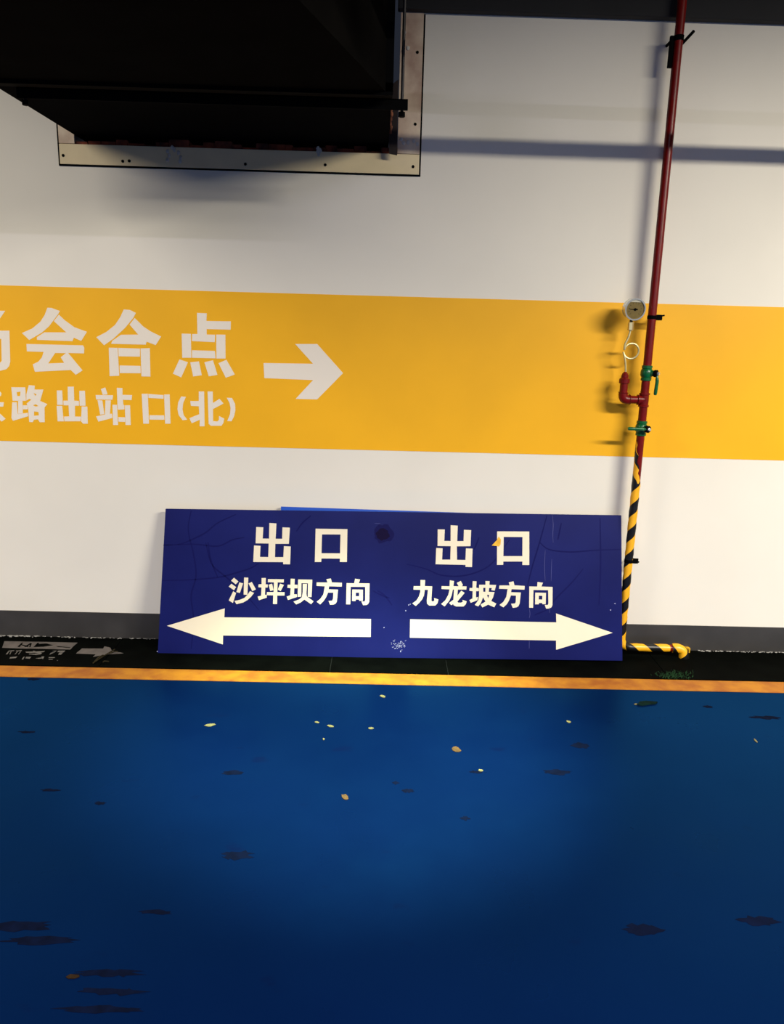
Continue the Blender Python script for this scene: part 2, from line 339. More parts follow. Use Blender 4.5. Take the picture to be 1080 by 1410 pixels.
# slight turn so both lower corners sit where they stand
ang = math.atan2(fr_.y-fl.y, fr_.x-fl.x)
def bpt(px, py, off=0.0):
    d = ray(px, py); o2 = O + N*off
    t = (o2-CAM).dot(N)/d.dot(N); return CAM + d*t
board = empty('direction_board', (0, yb, .006), 'large blue board with cream exit lettering and two arrows, leaning on the wall', 'sign')
bc = [bpt(228, 700.5), bpt(856, 709.5), bpt(857.5, 910), bpt(217, 902)]
bm = bmesh.new(); cut(bm, [[q - N*TH for q in bc]], TH, N)
bmesh.ops.bevel(bm, geom=list(bm.edges), offset=.0012, segments=1, affect='EDGES')
link('board_panel', bm, M_board, board)
A, B = 100/1080, 90/1080
BCH = [
 ((310,715), A, [[[(660,55),(765,62),(752,290),(850,290),(855,120),(965,125),(950,365),(748,365),(743,563),(868,563),(876,400),(978,405),(968,670),(865,668),(865,637),(420,635),(432,390),(528,395),(520,560),(643,562),(650,360),(455,357),(465,115),(570,120),(560,287),(655,288)]]]),
 ((420,715), A, [[[(160,140),(633,147),(625,635),(520,635),(522,585),(247,583),(243,635),(148,635)],[(255,225),(530,227),(523,507),(247,505)]]]),
 ((590,715), A, [[[(333,88),(438,95),(430,325),(525,325),(530,157),(638,162),(628,400),(425,402),(427,603),(553,605),(560,433),(658,437),(650,710),(553,708),(553,678),(108,668),(118,428),(213,432),(205,600),(327,600),(333,400),(138,397),(140,150),(245,152),(238,322),(332,324)]]]),
 ((670,715), A, [[[(160,180),(638,182),(638,680),(535,680),(535,628),(252,628),(250,678),(158,678)],[(258,262),(537,264),(535,548),(252,548)]]]),
 ((310,790), B, [[[(148,65),(222,128),(178,175),(100,115)]],[[(105,165),(183,220),(148,272),(62,213)]],[[(135,290),(183,318),(130,483),(62,440)]],[[(237,142),(300,160),(245,318),(188,302)]],[[(315,62),(385,65),(370,348),(308,345)]],[[(388,160),(443,135),(510,258),(452,288)]],
    [[(412,287),(480,317),(430,380),(370,435),(300,475),(190,503),(155,450),(240,432),(320,400),(375,345)]]]),
 ((310,790), B, [[[(605,70),(675,70),(672,175),(708,178),(703,228),(665,228),(660,348),(690,348),(690,395),(560,437),(538,378),(597,362),(603,228),(550,222),(555,175),(605,172)]],
    [[(710,88),(972,92),(970,145),(870,143),(865,303),(985,305),(983,360),(863,360),(860,500),(793,500),(797,357),(691,355),(692,303),(803,303),(808,143),(708,140)]],[[(720,182),(778,165),(801,270),(748,285)]],[[(910,163),(972,185),(920,288),(872,262)]]]),
 ((390,790), B, [[[(125,82),(193,85),(188,180),(238,183),(236,240),(185,240),(180,340),(228,340),(228,385),(80,433),(58,378),(118,355),(125,238),(70,232),(75,182),(122,182)]],
    [[(248,95),(483,98),(470,385),(408,382),(412,158),(303,155),(300,378),(240,382)]],[[(325,168),(395,168),(385,330),(392,375),(503,455),(463,503),(352,425),(290,475),(215,507),(172,460),(265,425),(312,385),(325,300)]]]),
 ((390,790), B, [[[(715,90),(790,78),(805,143),(972,150),(970,212),(760,207),(752,258),(908,262),(888,460),(870,490),(840,508),(775,512),(752,450),(810,445),(825,420),(832,312),(742,312),(710,390),(665,455),(612,508),(555,462),(615,415),(665,340),(690,207),(552,200),(555,143),(735,145)]]]),
 ((430,790), B, [[[(710,82),(793,95),(770,158),(950,160),(943,465),(925,500),(900,515),(843,520),(815,458),(868,460),(878,430),(878,217),(637,215),(630,505),(562,505),(570,155),(695,158)]],
    [[(665,260),(840,263),(838,447),(780,447),(775,425),(725,423),(715,452),(660,450)],[(722,312),(778,312),(775,373),(720,372)]]]),
 ((560,790), B, [[[(230,103),(307,105),(303,205),(425,208),(412,400),(412,450),(440,460),(462,440),(455,400),(528,425),(510,490),(475,525),(375,525),(340,495),(335,440),(355,265),(300,265),(290,350),(260,420),(210,480),(152,532),(97,490),(165,440),(205,375),(228,300),(228,265),(115,262),(118,205),(232,205)]]]),
 ((560,790), B, [[[(715,108),(785,120),(775,205),(862,207),(830,150),(897,118),(932,185),(915,207),(992,210),(988,262),(848,262),(840,365),(905,280),(962,315),(840,460),(850,477),(900,478),(930,465),(925,432),(995,455),(980,505),(940,540),(820,540),(780,520),(770,500),(740,520),(703,483),(775,430),(785,262),(765,262),(745,360),(710,440),(630,540),(572,500),(640,440),(690,350),(712,258),(577,252),(580,205),(712,207)]]]),
 ((640,795), B, [[[(133,62),(198,65),(192,172),(236,178),(236,228),(190,228),(188,332),(222,325),(210,378),(100,420),(80,375),(130,350),(133,228),(80,222),(83,175),(130,175)]],
    [[(345,60),(413,62),(410,122),(522,125),(497,220),(440,210),(450,175),(405,175),(400,240),(495,243),(470,330),(440,390),(525,432),(490,495),(390,450),(295,497),(262,450),(345,400),(305,330),(270,420),(225,480),(168,455),(225,380),(240,300),(240,122),(345,122)],[(308,172),(345,172),(343,238),(308,238)],[(370,288),(408,288),(390,345)]]]),
 ((640,795), B, [[[(730,82),(808,65),(823,130),(993,142),(990,203),(775,195),(768,245),(930,250),(910,430),(890,475),(860,495),(795,503),(768,435),(830,432),(845,410),(850,302),(765,298),(735,380),(700,440),(640,497),(577,455),(640,405),(690,320),(710,192),(570,188),(575,133),(745,133)]]]),
 ((685,795), B, [[[(665,75),(755,88),(730,152),(915,158),(912,455),(895,495),(860,515),(808,517),(785,455),(835,455),(845,430),(842,212),(597,208),(592,502),(527,500),(530,150),(660,152)]],
    [[(628,252),(805,255),(800,443),(745,443),(742,422),(690,422),(685,445),(625,445)],[(688,303),(745,305),(743,367),(685,365)]]]),
]
for (x0, y0), s, strokes in BCH:
    bm = bmesh.new()
    for lp in strokes: cut(bm, [[bpt(x0+a*s, y0+b*s) for a, b in l] for l in lp], .0007, N)
    link('character', bm, M_vinyl, board)
for (x0, y0), pts in (((200, 680), [(90,545),(329,473),(327,510),(933,517),(932,591),(322,585),(321,622)]),
                      ((520, 680), [(135,518),(739,531),(738,494),(972,574),(738,644),(738,606),(134,594)])):
    bm = bmesh.new(); cut(bm, [[bpt(x0+a/3, y0+b/3) for a, b in pts]], .0007, N); link('arrow', bm, M_vinyl, board)
# creases in the vinyl
def ribbon(bm, pts, w, fn, nrm, th=.0004):
    q = catmull([fn(*a) for a in pts], 5)
    for i in range(len(q)-1):
        t = (q[i+1]-q[i]);
        if t.length < 1e-6: continue
        s = t.normalized().cross(nrm)
        w0 = w*(.5+.5*math.sin(math.pi*(i+.3)/(len(q)))); w1 = w*(.5+.5*math.sin(math.pi*(i+1.3)/(len(q))))
        a = [q[i]-s*w0, q[i]+s*w0, q[i+1]+s*w1, q[i+1]-s*w1]
        vs = [bm.verts.new(v+nrm*th) for v in a]
        bm.faces.new(vs)
M_crease = mat('vinyl_crease', (13, 16, 78), .6, spec=.1)
CR = [((200,680),[(75,212),(140,208),(190,190),(250,160),(300,120),(375,85)]), ((200,680),[(75,212),(200,208),(300,216),(360,190),(410,180)]),
      ((200,680),[(70,358),(180,355),(300,345),(380,325),(440,305),(470,285)]), ((200,680),[(190,70),(178,150),(200,250),(210,340),(190,420),(200,520),(190,640)]),
      ((200,680),[(250,200),(275,290),(330,340),(400,400),(470,480)]), ((200,680),[(300,345),(270,270),(260,200)]),
      ((520,680),[(670,200),(710,230),(800,240),(900,233),(1005,230)]), ((520,680),[(700,90),(670,200),(640,300),(620,380)]), ((520,680),[(850,310),(800,370),(740,430),(700,480)]),
      ((520,680),[(120,290),(200,310),(260,335),(340,340),(420,320),(480,280),(545,190)]), ((520,680),[(420,180),(400,230)]), ((520,680),[(760,120),(745,190)]),
      ((200,680),[(625,155),(650,120),(685,90)]), ((200,680),[(940,400),(980,420),(1010,430)]), ((520,680),[(0,400),(30,420),(60,460)]), ((520,680),[(700,480),(650,500)]), ((520,680),[(920,100),(922,300),(915,460)])]
for (x0, y0), pts in CR:
    bm = bmesh.new(); ribbon(bm, [(x0+a/3, y0+b/3) for a, b in pts], .0034, bpt, N); link('vinyl_crease', bm, M_crease, board)
M_scr = mat('pale_scratch', (62, 66, 130), .6)
for pts in ([(761,709),(762,722),(761.5,735),(762,747)], [(751,758),(750,780),(751,800)], [(760,770),(759,800)], [(729,838),(730,845),(729,851)], [(729,882),(729,886),(729,893)], [(757,836),(757,840),(757,844)], [(516,720.5),(524,721)]):
    bm = bmesh.new(); ribbon(bm, pts, .0011, bpt, N, .0011); link('pale_scratch', bm, M_scr, board)
# scuffed spots, a dirt patch and the torn yellow scrap
def blob(cx, cy, rx, ry, n=14, jit=.3, fn=None):
    return [fn(cx+rx*math.cos(2*math.pi*k/n)*(1+random.uniform(-jit, jit)), cy+ry*math.sin(2*math.pi*k/n)*(1+random.uniform(-jit, jit))) for k in range(n)]
bm = bmesh.new()
for k in range(60):
    cx, cy = random.gauss(549.5, 4.5), random.gauss(888, 3.2)
    cut(bm, [blob(cx, cy, random.uniform(.3, .9), random.uniform(.3, .7), 6, .3, bpt)], .0006, N)
cut(bm, [blob(552, 897, .8, 1.6, 6, .2, bpt)], .0006, N)
for cx, cy in ((563,833),(565,832),(559,841),(529,864),(847,831),(841,840),(216.9,897)): cut(bm, [blob(cx, cy, .8, .9, 6, .3, bpt)], .0006, N)
tag(link('paint_fleck', bm, mat('pale_fleck', (150, 150, 185), .7), board), kind='stuff')

def patch_mat():
    M = mat('dirt_patch', (36, 28, 58), .8, noise=.2, scale=60); return M
bm = bmesh.new()
cut(bm, [blob(528, 735, 14, 13, 22, .16, bpt)], .0003, N); link('dirt_stain', bm, mat('dirt_stain', (20, 20, 74), .7, spec=.1), board)
bm = bmesh.new()
cut(bm, [blob(527, 736, 9, 8, 18, .2, bpt)], .0005, N); link('dirt_stain', bm, mat('dirt_stain_dark', (24, 18, 50), .8, spec=.05), board)
bm = bmesh.new(); s = A
cut(bm, [[bpt(670+a*s, 715+b*s, .001) for a, b in [(80,390),(155,310),(185,255),(215,300),(212,370),(190,405),(150,398)]]], .001, N)
tag(link('yellow_scrap', bm, M_leafy, board), 'small torn yellow scrap stuck to the right character')

# brighter blue board hidden behind it
board2 = None
b2 = [bpt(387, 697.5, -TH-.004), bpt(830, 712.5, -TH-.004), bpt(832, 905, -TH-.004), bpt(388, 899, -TH-.004)]
q0 = bpt(387, 697.5, -TH-.004)
bm = bmesh.new(); cut(bm, [[q - N*.01 for q in b2]], .01, N)
tag(link('blue_board', bm, M_board2), 'bright blue panel mostly hidden behind the leaning exit board', 'board')

# ------------------------------------------------------------------ the red standpipe
PO = .085                                     # pipe axis off the wall
def P(px, py, off=PO): return wallpt(px, py, off)
ptop, pbot = P(941, -10), P(858.5, 850)
def pipe_at(py):                               # point of the pipe axis at image height py
    zz = P(900, py).z; t = (zz-pbot.z)/(ptop.z-pbot.z); return pbot.lerp(ptop, t)
print('PIPE', ptop[:], pbot[:])
RP = .0185
sp = empty('standpipe', (pbot.x, pbot.y, 0.006), 'dark red vertical pipe with gauge loop, green valves and striped tape', 'pipe')
ceil_pt = pbot.lerp(ptop, (ZC-pbot.z)/(ptop.z-pbot.z))
v1, tee, v2, tape0 = pipe_at(514), pipe_at(551), pipe_at(590), pipe_at(664)
low = pipe_at(885)
bm = bmesh.new(); tube(bm, [ceil_pt, v1], RP, 24); link('pipe', bm, M_red, sp, True)
bm = bmesh.new(); tube(bm, [v1, tee], RP, 24); link('pipe', bm, M_red, sp, True)
bm = bmesh.new(); tube(bm, [tee, v2], RP, 24); link('pipe', bm, M_red, sp, True)
# lower run bends to the right along the floor behind the board
axis = (ptop-pbot).normalized()
zf = .05
corner = pbot - axis*((pbot.z-zf)/axis.z)
endx = floorpt(932, 893, zf).x
ypip = corner.y
arc = [corner+axis*.07, corner+axis*.03+Vector((.004, 0, 0)), corner+axis*.010+Vector((.018, 0, 0)), corner+Vector((.045, 0, .0)), corner+Vector((.08, 0, 0))]
run = [v2, tape0]+catmull(arc, 4)+[Vector((endx, ypip, zf))]
bm = bmesh.new(); tube(bm, run, RP*.97, 20); link('pipe', bm, M_red, sp, True)
def tape(pts, rad, name='hazard_tape', ph=0, turns=8.2, tw=-1.0):
    bm = bmesh.new(); n = 24; uv = bm.loops.layers.uv.new('UVMap'); rings = []; L = 0; ref = Vector((0, 1, 0)); prev = None; Ls = []
    for i, q in enumerate(pts):
        a = pts[max(0, i-1)]; b = pts[min(len(pts)-1, i+1)]; t = (b-a).normalized()
        ref = (ref - t*ref.dot(t)).normalized(); s_ = t.cross(ref)
        if i: L += (q-pts[i-1]).length
        Ls.append(L); wob = 1+.05*math.sin(L*95)
        rings.append([bm.verts.new(q+(ref*math.cos(2*math.pi*k/n)+s_*math.sin(2*math.pi*k/n))*rad*wob) for k in range(n)])
    for i in range(len(rings)-1):
        for k in range(n):
            f = bm.faces.new((rings[i][k], rings[i][(k+1) % n], rings[i+1][(k+1) % n], rings[i+1][k]))
            for lp, (u, l) in zip(f.loops, ((k, i), (k+1, i), (k+1, i+1), (k, i+1))): lp[uv].uv = (u/n*tw, Ls[l]*turns+ph)
    bm.faces.new(rings[0][::-1]); bm.faces.new(rings[-1])
    return link(name, bm, M_haz, sp, True)
dens = []
for a, b in zip([tape0]+catmull(arc, 4), catmull(arc, 4)+[Vector((endx-.015, ypip, zf))]):
    k = max(1, int((b-a).length/.02)); dens += [a.lerp(b, j/k) for j in range(k)]
tape(dens, RP*1.05, ph=.3)
# loose start of the tape, covering only the left side of the pipe
bm = bmesh.new(); uv = bm.loops.layers.uv.new('UVMap'); nn = 10; rings = []
for i in range(13):
    q = pipe_at(608+i*4.8); wd = 25+95*(i/12)+14*math.sin(i*1.9)
    rings.append([bm.verts.new(q+Vector((-math.sin(math.radians(15+wd*(1-k/nn)*1.0)), -math.cos(math.radians(15+wd*(1-k/nn))), 0))*RP*1.07 if 0 else q+Vector((-math.cos(math.radians(wd*k/nn)), -math.sin(math.radians(wd*k/nn)), 0))*RP*1.07) for k in range(nn+1)])
for i in range(12):
    for k in range(nn):
        f = bm.faces.new((rings[i][k], rings[i][k+1], rings[i+1][k+1], rings[i+1][k]))
        for lp, (u, l) in zip(f.loops, ((k, i), (k+1, i), (k+1, i+1), (k, i+1))): lp[uv].uv = (-u/24*1.0, l*.118+.45)
link('hazard_tape', bm, M_haz, sp, True)
# the floor end: an elbow wrapped in tape turning down into the floor
e0 = Vector((endx-.02, ypip, zf))
el = catmull([e0, e0+Vector((.03, -.005, .0)), e0+Vector((.052, -.01, -.012)), e0+Vector((.058, -.012, -.045))], 5)
tape(el, RP*1.25, 'elbow_wrap', .35, 9)
# fittings
def ring(c, ax, h, rad, m, name='coupling', b=.002, n=28):
    bm = bmesh.new(); lathe(bm, c, ax, [(-h, rad-b), (-h+b, rad), (h-b, rad), (h, rad-b)], n); return link(name, bm, m, sp, True)
X = Vector((1, 0, 0)); Y = Vector((0, -1, 0))
def valve(c, hdir, lever):
    bm = bmesh.new()
    lathe(bm, c, axis, [(-.034, .020), (-.033, .0235), (-.022, .0235), (-.020, .021), (-.016, .024), (-.008, .027), (.008, .027), (.016, .024), (.020, .021), (.022, .0235), (.033, .0235), (.034, .020)], 24)
    lathe(bm, c+hdir*.0, hdir, [(0, .014), (.034, .014), (.036, .011), (.042, .011)], 16)
    vb = link('ball_valve', bm, M_green, sp, True)
    bm = bmesh.new(); h0 = c+hdir*.045
    lathe(bm, h0, hdir, [(-.008, .016), (.004, .016), (.006, .012)], 14); link('valve_stem', bm, M_dark, vb, True)
    bm = bmesh.new(); lathe(bm, h0+hdir*.002, hdir, [(0, .008), (.012, .008), (.013, .006)], 6); link('stem_nut', bm, M_chrome, vb)
    bm = bmesh.new(); tube(bm, catmull([h0, h0+lever*.02+hdir*.006, h0+lever*.04+hdir*.008, h0+lever*.095+hdir*.006], 5), [.006]*6+[.0078]*9+[.006], 12)
    link('valve_handle', bm, M_green, vb, True)
valve(v1, (X*.75+Y*.66).normalized(), (-axis+X*-.02).normalized())
valve(v2, (X*.35+Y*.94).normalized(), (-X*1.0+Vector((0,0,.02))).normalized())
# tee: short bead collars
bm = bmesh.new(); lathe(bm, tee, axis, [(-.032, .0195), (-.031, .0235), (-.024, .0235), (-.022, .0205), (.022, .0205), (.024, .0235), (.031, .0235), (.032, .0195)], 28)
lathe(bm, tee, -X, [(0, .0205), (.022, .0205), (.024, .0235), (.031, .0235), (.032, .0195)], 28); link('tee_fitting', bm, M_red, sp, True)

# branch
br_x = P(858, 548).x
bz_ = tee.z
elc = Vector((br_x, tee.y, bz_))
bm = bmesh.new(); tube(bm, [tee-X*.02, elc+X*.02], RP*.97, 24); link('branch_pipe', bm, M_red, sp, True)
elp = catmull([elc+X*.032, elc+X*.020, elc+X*.005+Vector((0, 0, .005)), elc+Vector((0, 0, .020)), elc+Vector((0, 0, .032))], 5)
bm = bmesh.new(); tube(bm, elp, [.0235, .0235, .0205]+[.0205]*(len(elp)-6)+[.0205, .0235, .0235], 24); link('elbow_fitting', bm, M_red, sp, True)
ztop = P(858, 520).z
Z = Vector((0, 0, 1))
bm = bmesh.new(); tube(bm, [elc+Z*.02, Vector((br_x, elc.y, ztop-.015))], RP*.95, 24); link('branch_pipe', bm, M_red, sp, True)
bm = bmesh.new(); lathe(bm, (br_x, elc.y, ztop), Z, [(-.026, .019), (-.024, .0235), (-.006, .0235), (-.003, .019), (.0, .016), (.012, .016), (.014, .013), (.018, .013), (.022, .008), (.026, .006)], 24)
link('reducer', bm, M_red, sp, True)
# siphon loop tube
g = P(874, 425, .12)
t0 = Vector((br_x+.002, elc.y, ztop+.02))
lc = P(869.5, 483.5, PO+.005); Rl = .0335
pts = [t0, P(861.5, 500), P(860.3, 492)]
pts += [lc+Vector((Rl*math.cos(a), .006-.012*i/20, Rl*math.sin(a))) for i, a in enumerate([math.radians(188+ i*18) for i in range(0, 20)])]
pts += [P(861, 474, PO+.012), P(866, 464, PO+.012), P(868.5, 453, PO+.012)]
path = catmull(pts, 4)
bm = bmesh.new(); tube(bm, path, .0048, 12); link('siphon_tube', bm, M_steel, sp, True)
nb = P(868.8, 449, PO+.012)
bm = bmesh.new(); lathe(bm, nb, Z, [(-.020, .010), (-.017, .0125), (.015, .0125), (.018, .010)], 6); link('hex_nut', bm, M_steel, sp)
bm = bmesh.new(); tube(bm, [nb+Z*.012, nb+Z*.035], .0065, 12); link('gauge_neck', bm, M_dark, sp, True)
# pressure gauge facing front, turned slightly to the left and down
gd = (CAM-g).normalized(); gd = (Vector((.10, -1, -.12))).normalized()
gc = P(874.5, 426, .125)
RG = .048
bm = bmesh.new(); lathe(bm, gc, gd, [(-.036, RG*.6), (-.034, RG*.93), (-.004, RG*.93), (-.002, RG), (.006, RG), (.008, RG*.98), (.008, RG*.86), (.003, RG*.85), (.0025, .001)], 40)
gauge = link('pressure_gauge', bm, M_chrome, sp, True)
bm = bmesh.new(); lathe(bm, gc+gd*.003, gd, [(0, RG*.85), (.0008, RG*.85)], 40); dial = link('gauge_dial', bm, mat('aged_dial', (112, 92, 30), .5, noise=.2, scale=60), gauge)
gu = gd.cross(Z).normalized()*-1; gv = gd.cross(gu).normalized()
if gv.z < 0: gv = -gv
bm = bmesh.new()
lathe(bm, gc+gd*.0045, gd, [(0, .006), (.001, .006)], 16)
cut(bm, [[gc+gd*.004+gu*a+gv*b for a, b in ((-.026, .001), (-.026, -.001), (.012, -.003), (.012, .003))]], .0006, gd)
link('gauge_needle', bm, M_dark, gauge)
bm = bmesh.new()
for k in range(11):
    a = math.radians(225-27*k); e_ = gu*math.cos(a)+gv*math.sin(a); q_ = gd.cross(e_)
    c0 = gc+gd*.0038
    cut(bm, [[c0+e_*.025+q_*.0006, c0+e_*.025-q_*.0006, c0+e_*.031-q_*.0006, c0+e_*.031+q_*.0006]], .0003, gd)
tag(link('dial_mark', bm, M_dark, gauge), kind='stuff')
bm = bmesh.new(); cut(bm, [[gc+gd*.0042+gu*RG*.82*math.cos(a)+gv*RG*.82*math.sin(a) for a in [math.radians(52+76*i/10) for i in range(11)]]], .0004, gd)
link('dial_edge', bm, mat('pale_dial', (190, 186, 165), .4), gauge)
# clamps
def clamp(py, arm_x, arm_z, name='pipe_clamp', rad=.0205):
    c = pipe_at(py); bm = bmesh.new(); lathe(bm, c, axis, [(-.008, rad), (.008, rad)], 20)
    box(bm, c+Vector((.014, -.006, -.012)), c+Vector((.045, .006, .012)), .002)
    tube(bm, [c+Vector((.03, 0, .004)), c+Vector((arm_x, 0, arm_z))], .0035, 8)
    tube(bm, [c+Vector((.03, 0, 0)), c+Vector((.03, D-c.y-.002, 0))], .006, 10)
    lathe(bm, Vector((c.x+.03, D-.004, c.z)), (0, 1, 0), [(0, .018), (.003, .018)], 16)
    return link(name, bm, M_dark, sp)
clamp(437, .055, .010); clamp(773, .05, -.006)
c3 = pipe_at(52); bm = bmesh.new(); lathe(bm, c3, axis, [(-.01, .021), (.01, .021)], 20); box(bm, c3+Vector((-.035, -.004, -.11)), c3+Vector((-.012, .01, .01)), .002)
tube(bm, [c3+Vector((.015, 0, -.02)), c3+Vector((.06, 0, .03))], .006, 8); tube(bm, [c3+Vector((-.02, 0, 0)), c3+Vector((-.02, D-c3.y-.002, 0))], .006, 10)
link('pipe_clamp', bm, M_dark, sp)

# ------------------------------------------------------------------ the frame round the duct opening
fx0, fx1, fz0 = wallpt(84, 228).x, wallpt(577, 239).x, (wallpt(577, 239).z+wallpt(84, 228).z)/2
fx1t = fx1
frm = empty('opening_frame', ((fx0+fx1)/2, D, fz0), 'stained cream board frame around the wall opening of the dark duct', 'frame')
FT = .008
bh = wallpt(450, 209.5).z-fz0
link('frame_board', bx((fx0, D-FT, fz0), (fx1, D, fz0+bh), .001), M_frame, frm)
ixr = wallpt(549, 150).x
ztf = wallpt(580, 20).z
link('frame_board', bx((ixr, D-FT, fz0+bh+.002), (fx1, D, ztf+.02), .001), M_frame2, frm)
ixl = wallpt(103, 190).x
link('frame_board', bx((fx0, D-FT, fz0+bh+.002), (ixl, D, ztf+.02), .001), M_frame2, frm)
bm = bmesh.new(); e = .007
box(bm, (fx0-e, D-.005, fz0-e), (fx1+e, D, fz0)); box(bm, (fx0-e, D-.005, fz0), (fx0, D, ztf)); box(bm, (fx1, D-.005, fz0), (fx1+e, D, ztf))
link('edge_gap', bm, M_dark, frm)
for px, py in ((87,214),(169,222),(178,221.5),(338,226),(448,227),(569,229.5),(572,171),(575,72)):
    c = wallpt(px, py, FT); bm = bmesh.new(); lathe(bm, c, (0, -1, 0), [(0, .0065), (.002, .006), (.003, .003)], 12); link('screw', bm, M_dark, frm)
def lump(bm, c, sx, sy, sz, n=1):
    for v in bmesh.ops.create_icosphere(bm, subdivisions=2, radius=1)['verts']:
        v.co = Vector((c[0]+v.co.x*sx*random.uniform(.7, 1.15), c[1]+v.co.y*sy, c[2]+v.co.z*sz*random.uniform(.7, 1.15)))
for pts in ([(231,208),(233,214),(231,220),(240,206),(246,210),(249,217),(248,222),(237,203)], [(438,204),(441,207),(439,212),(438,209)], [(562,196),(570,194),(556,197),(575,198),(553,192)], [(556,70),(562,66),(557,44)]):
    for px, py in pts:
        bm = bmesh.new(); q = wallpt(px, py, FT+.002); lump(bm, q, .008, .003, .010); link('sealant_blob', bm, M_seal, frm)
# crumbly mortar filling between frame and duct
bm = bmesh.new(); zb = HZ0
xx = HX0
while xx < HX1:
    w = random.uniform(.03, .09)
    w = min(w, HX1-xx); bm2 = bx((xx, D+.001+random.uniform(0, .012), zb+.001), (xx+w, D+.10, wallpt(330, 193).z-random.uniform(.004, .028)), .004); link('mortar_lump', bm2, M_rust, frm); xx += w+.0005

# ------------------------------------------------------------------ the duct
zb = wallpt(330, 193).z; print('ZB', zb) #                                     # underside of the duct
xl, xr = wallpt(103, 190).x+.005, wallpt(535, 190).x
yf = 2.90                                       # joint of stub and reducer
duct = empty('air_duct', ((xl+xr)/2, yf, zb), 'large black air duct entering the wall at top left', 'duct')
ztp = 2.95
def prism(secs):
    """loft rectangular sections: (y, x0, x1, z0, z1)"""
    bm = bmesh.new(); rs = []
    for yy, a, b, z0, z1 in secs: rs.append([bm.verts.new(v) for v in ((a, yy, z0), (b, yy, z0), (b, yy, z1), (a, yy, z1))])
    for i in range(len(rs)-1):
        for k in range(4): bm.faces.new((rs[i][k], rs[i][(k+1) % 4], rs[i+1][(k+1) % 4], rs[i+1][k]))
    bm.faces.new(rs[0][::-1]); bm.faces.new(rs[-1]); return bm
xlf = xl-.02
stub = link('duct_stub', prism([(D+.15, xl, xr, zb, ztp), (yf, xlf, xr+.01, zb, ztp)]), M_duct, duct)
bm = bmesh.new()
fo = .045
yflo = yf-.035
for (a, b) in (((xlf-fo-.10, yflo, zb-.012), (xr+.012, yf, zb+.028)), ((xlf-fo-.10, yflo, zb), (xlf-.0, yf, ztp+.03)), ((xr-.025, yflo, zb), (xr+.014, yf, ztp+.03)), ((xlf-fo-.1, yflo, ztp), (xr+.014, yf, ztp+.03))):
    box(bm, a, b)
link('duct_flange', bm, M_dark, duct)
xr2 = CAM.x + (ray(412, 0).x/ray(412, 0).z)*(zb-CH)
y2 = (ray(412, 0).y/ray(412, 0).z)*(zb-CH)
link('duct_reducer', prism([(yflo, xlf-.12, xr-.012, zb+.0, ztp), (y2, -1.45, xr2, zb, ztp-.02), (y2-.25, -1.30, xr2-.08, zb, ztp-.05)]), M_duct_in, duct)
yr = y2-.25
link('duct_riser', bx((-1.30, yr-.6, zb), (xr2-.08, yr+.01, ZC), .004), M_duct, duct)
# end strip hanging at the right side of the stub
bm = bmesh.new()
a0, a1 = wallpt(535, 140, .06), wallpt(547, 215, .03)
cut(bm, [[wallpt(q, w, .05) for q, w in ((536,120),(549,110),(548,150),(547,214),(536,212),(535,180))]], .008, NW)
link('edge_strip', bm, mat('dark_rust', (30, 14, 12), .8, noise=.4, scale=20), duct)
bm = bmesh.new()
for px, py in ((540,146),(539,152),(540,158),(539,164),(538,170),(539,176),(538,181)):
    lump(bm, wallpt(px, py, .06), .006, .004, .012)
tag(link('foam_bead', bm, M_orange, duct), kind='stuff')
# trapeze hanger
hx0, hx1 = CAM.x+ray(24, 120).x/ray(24, 120).z*0, 0
def atY(px, py, Y_):
    d = ray(px, py); return CAM + d*(Y_/d.y)
Yh = yf+.06
L0, L1 = atY(26, 126, Yh), atY(562, 133, Yh)
zbar = zb
trap = duct
bm = bmesh.new()
zz1 = zb-.001
box(bm, (L0.x, Yh-.02, zz1-.036), (L1.x, Yh-.016, zz1)); box(bm, (L0.x, Yh-.02, zz1-.004), (L1.x, Yh+.02, zz1))
link('support_bar', bm, M_dark, trap)
rx = atY(556, 60, Yh).x
for rxx in (rx, L0.x+.02):
    bm = bmesh.new(); tube(bm, [(rxx, Yh, zz1-.05), (rxx, Yh, ZC)], .0055, 12); rod = link('threaded_rod', bm, mat('rod_steel', (30, 28, 30), .5, metal=.3), trap, True)
    bm = bmesh.new(); lathe(bm, (rxx, Yh, zz1-.045), Z, [(-.008, .012), (.008, .012)], 6); link('hex_nut', bm, M_dark, rod)

# horizontal pipe high in front of the wall (casts the long shadow over the wall)
cp = empty('ceiling_pipe', (3, 2.6, 2.55), 'dark horizontal pipe hung under the ceiling right of the air duct', 'pipe')
zp = 2.565
bm = bmesh.new(); tube(bm, catmull([(.22, 2.6, ZC), (.22, 2.6, zp+.16), (.25, 2.6, zp+.04), (.36, 2.6, zp), (XR-.01, 2.6, zp)], 5), .023, 16)
link('pipe', bm, M_dark, cp, True)
for hx in (1.6, 3.4, 5.2):
    bm = bmesh.new(); lathe(bm, (hx, 2.6, zp), X, [(-.01, .038), (.01, .038)], 16); tube(bm, [(hx, 2.6, zp+.03), (hx, 2.6, ZC)], .004, 8); link('pipe_hanger', bm, M_dark, cp)
print('ZVIS', atY(1080, 0, 2.6).z, atY(540, 0, 2.6).z, 'REFL')

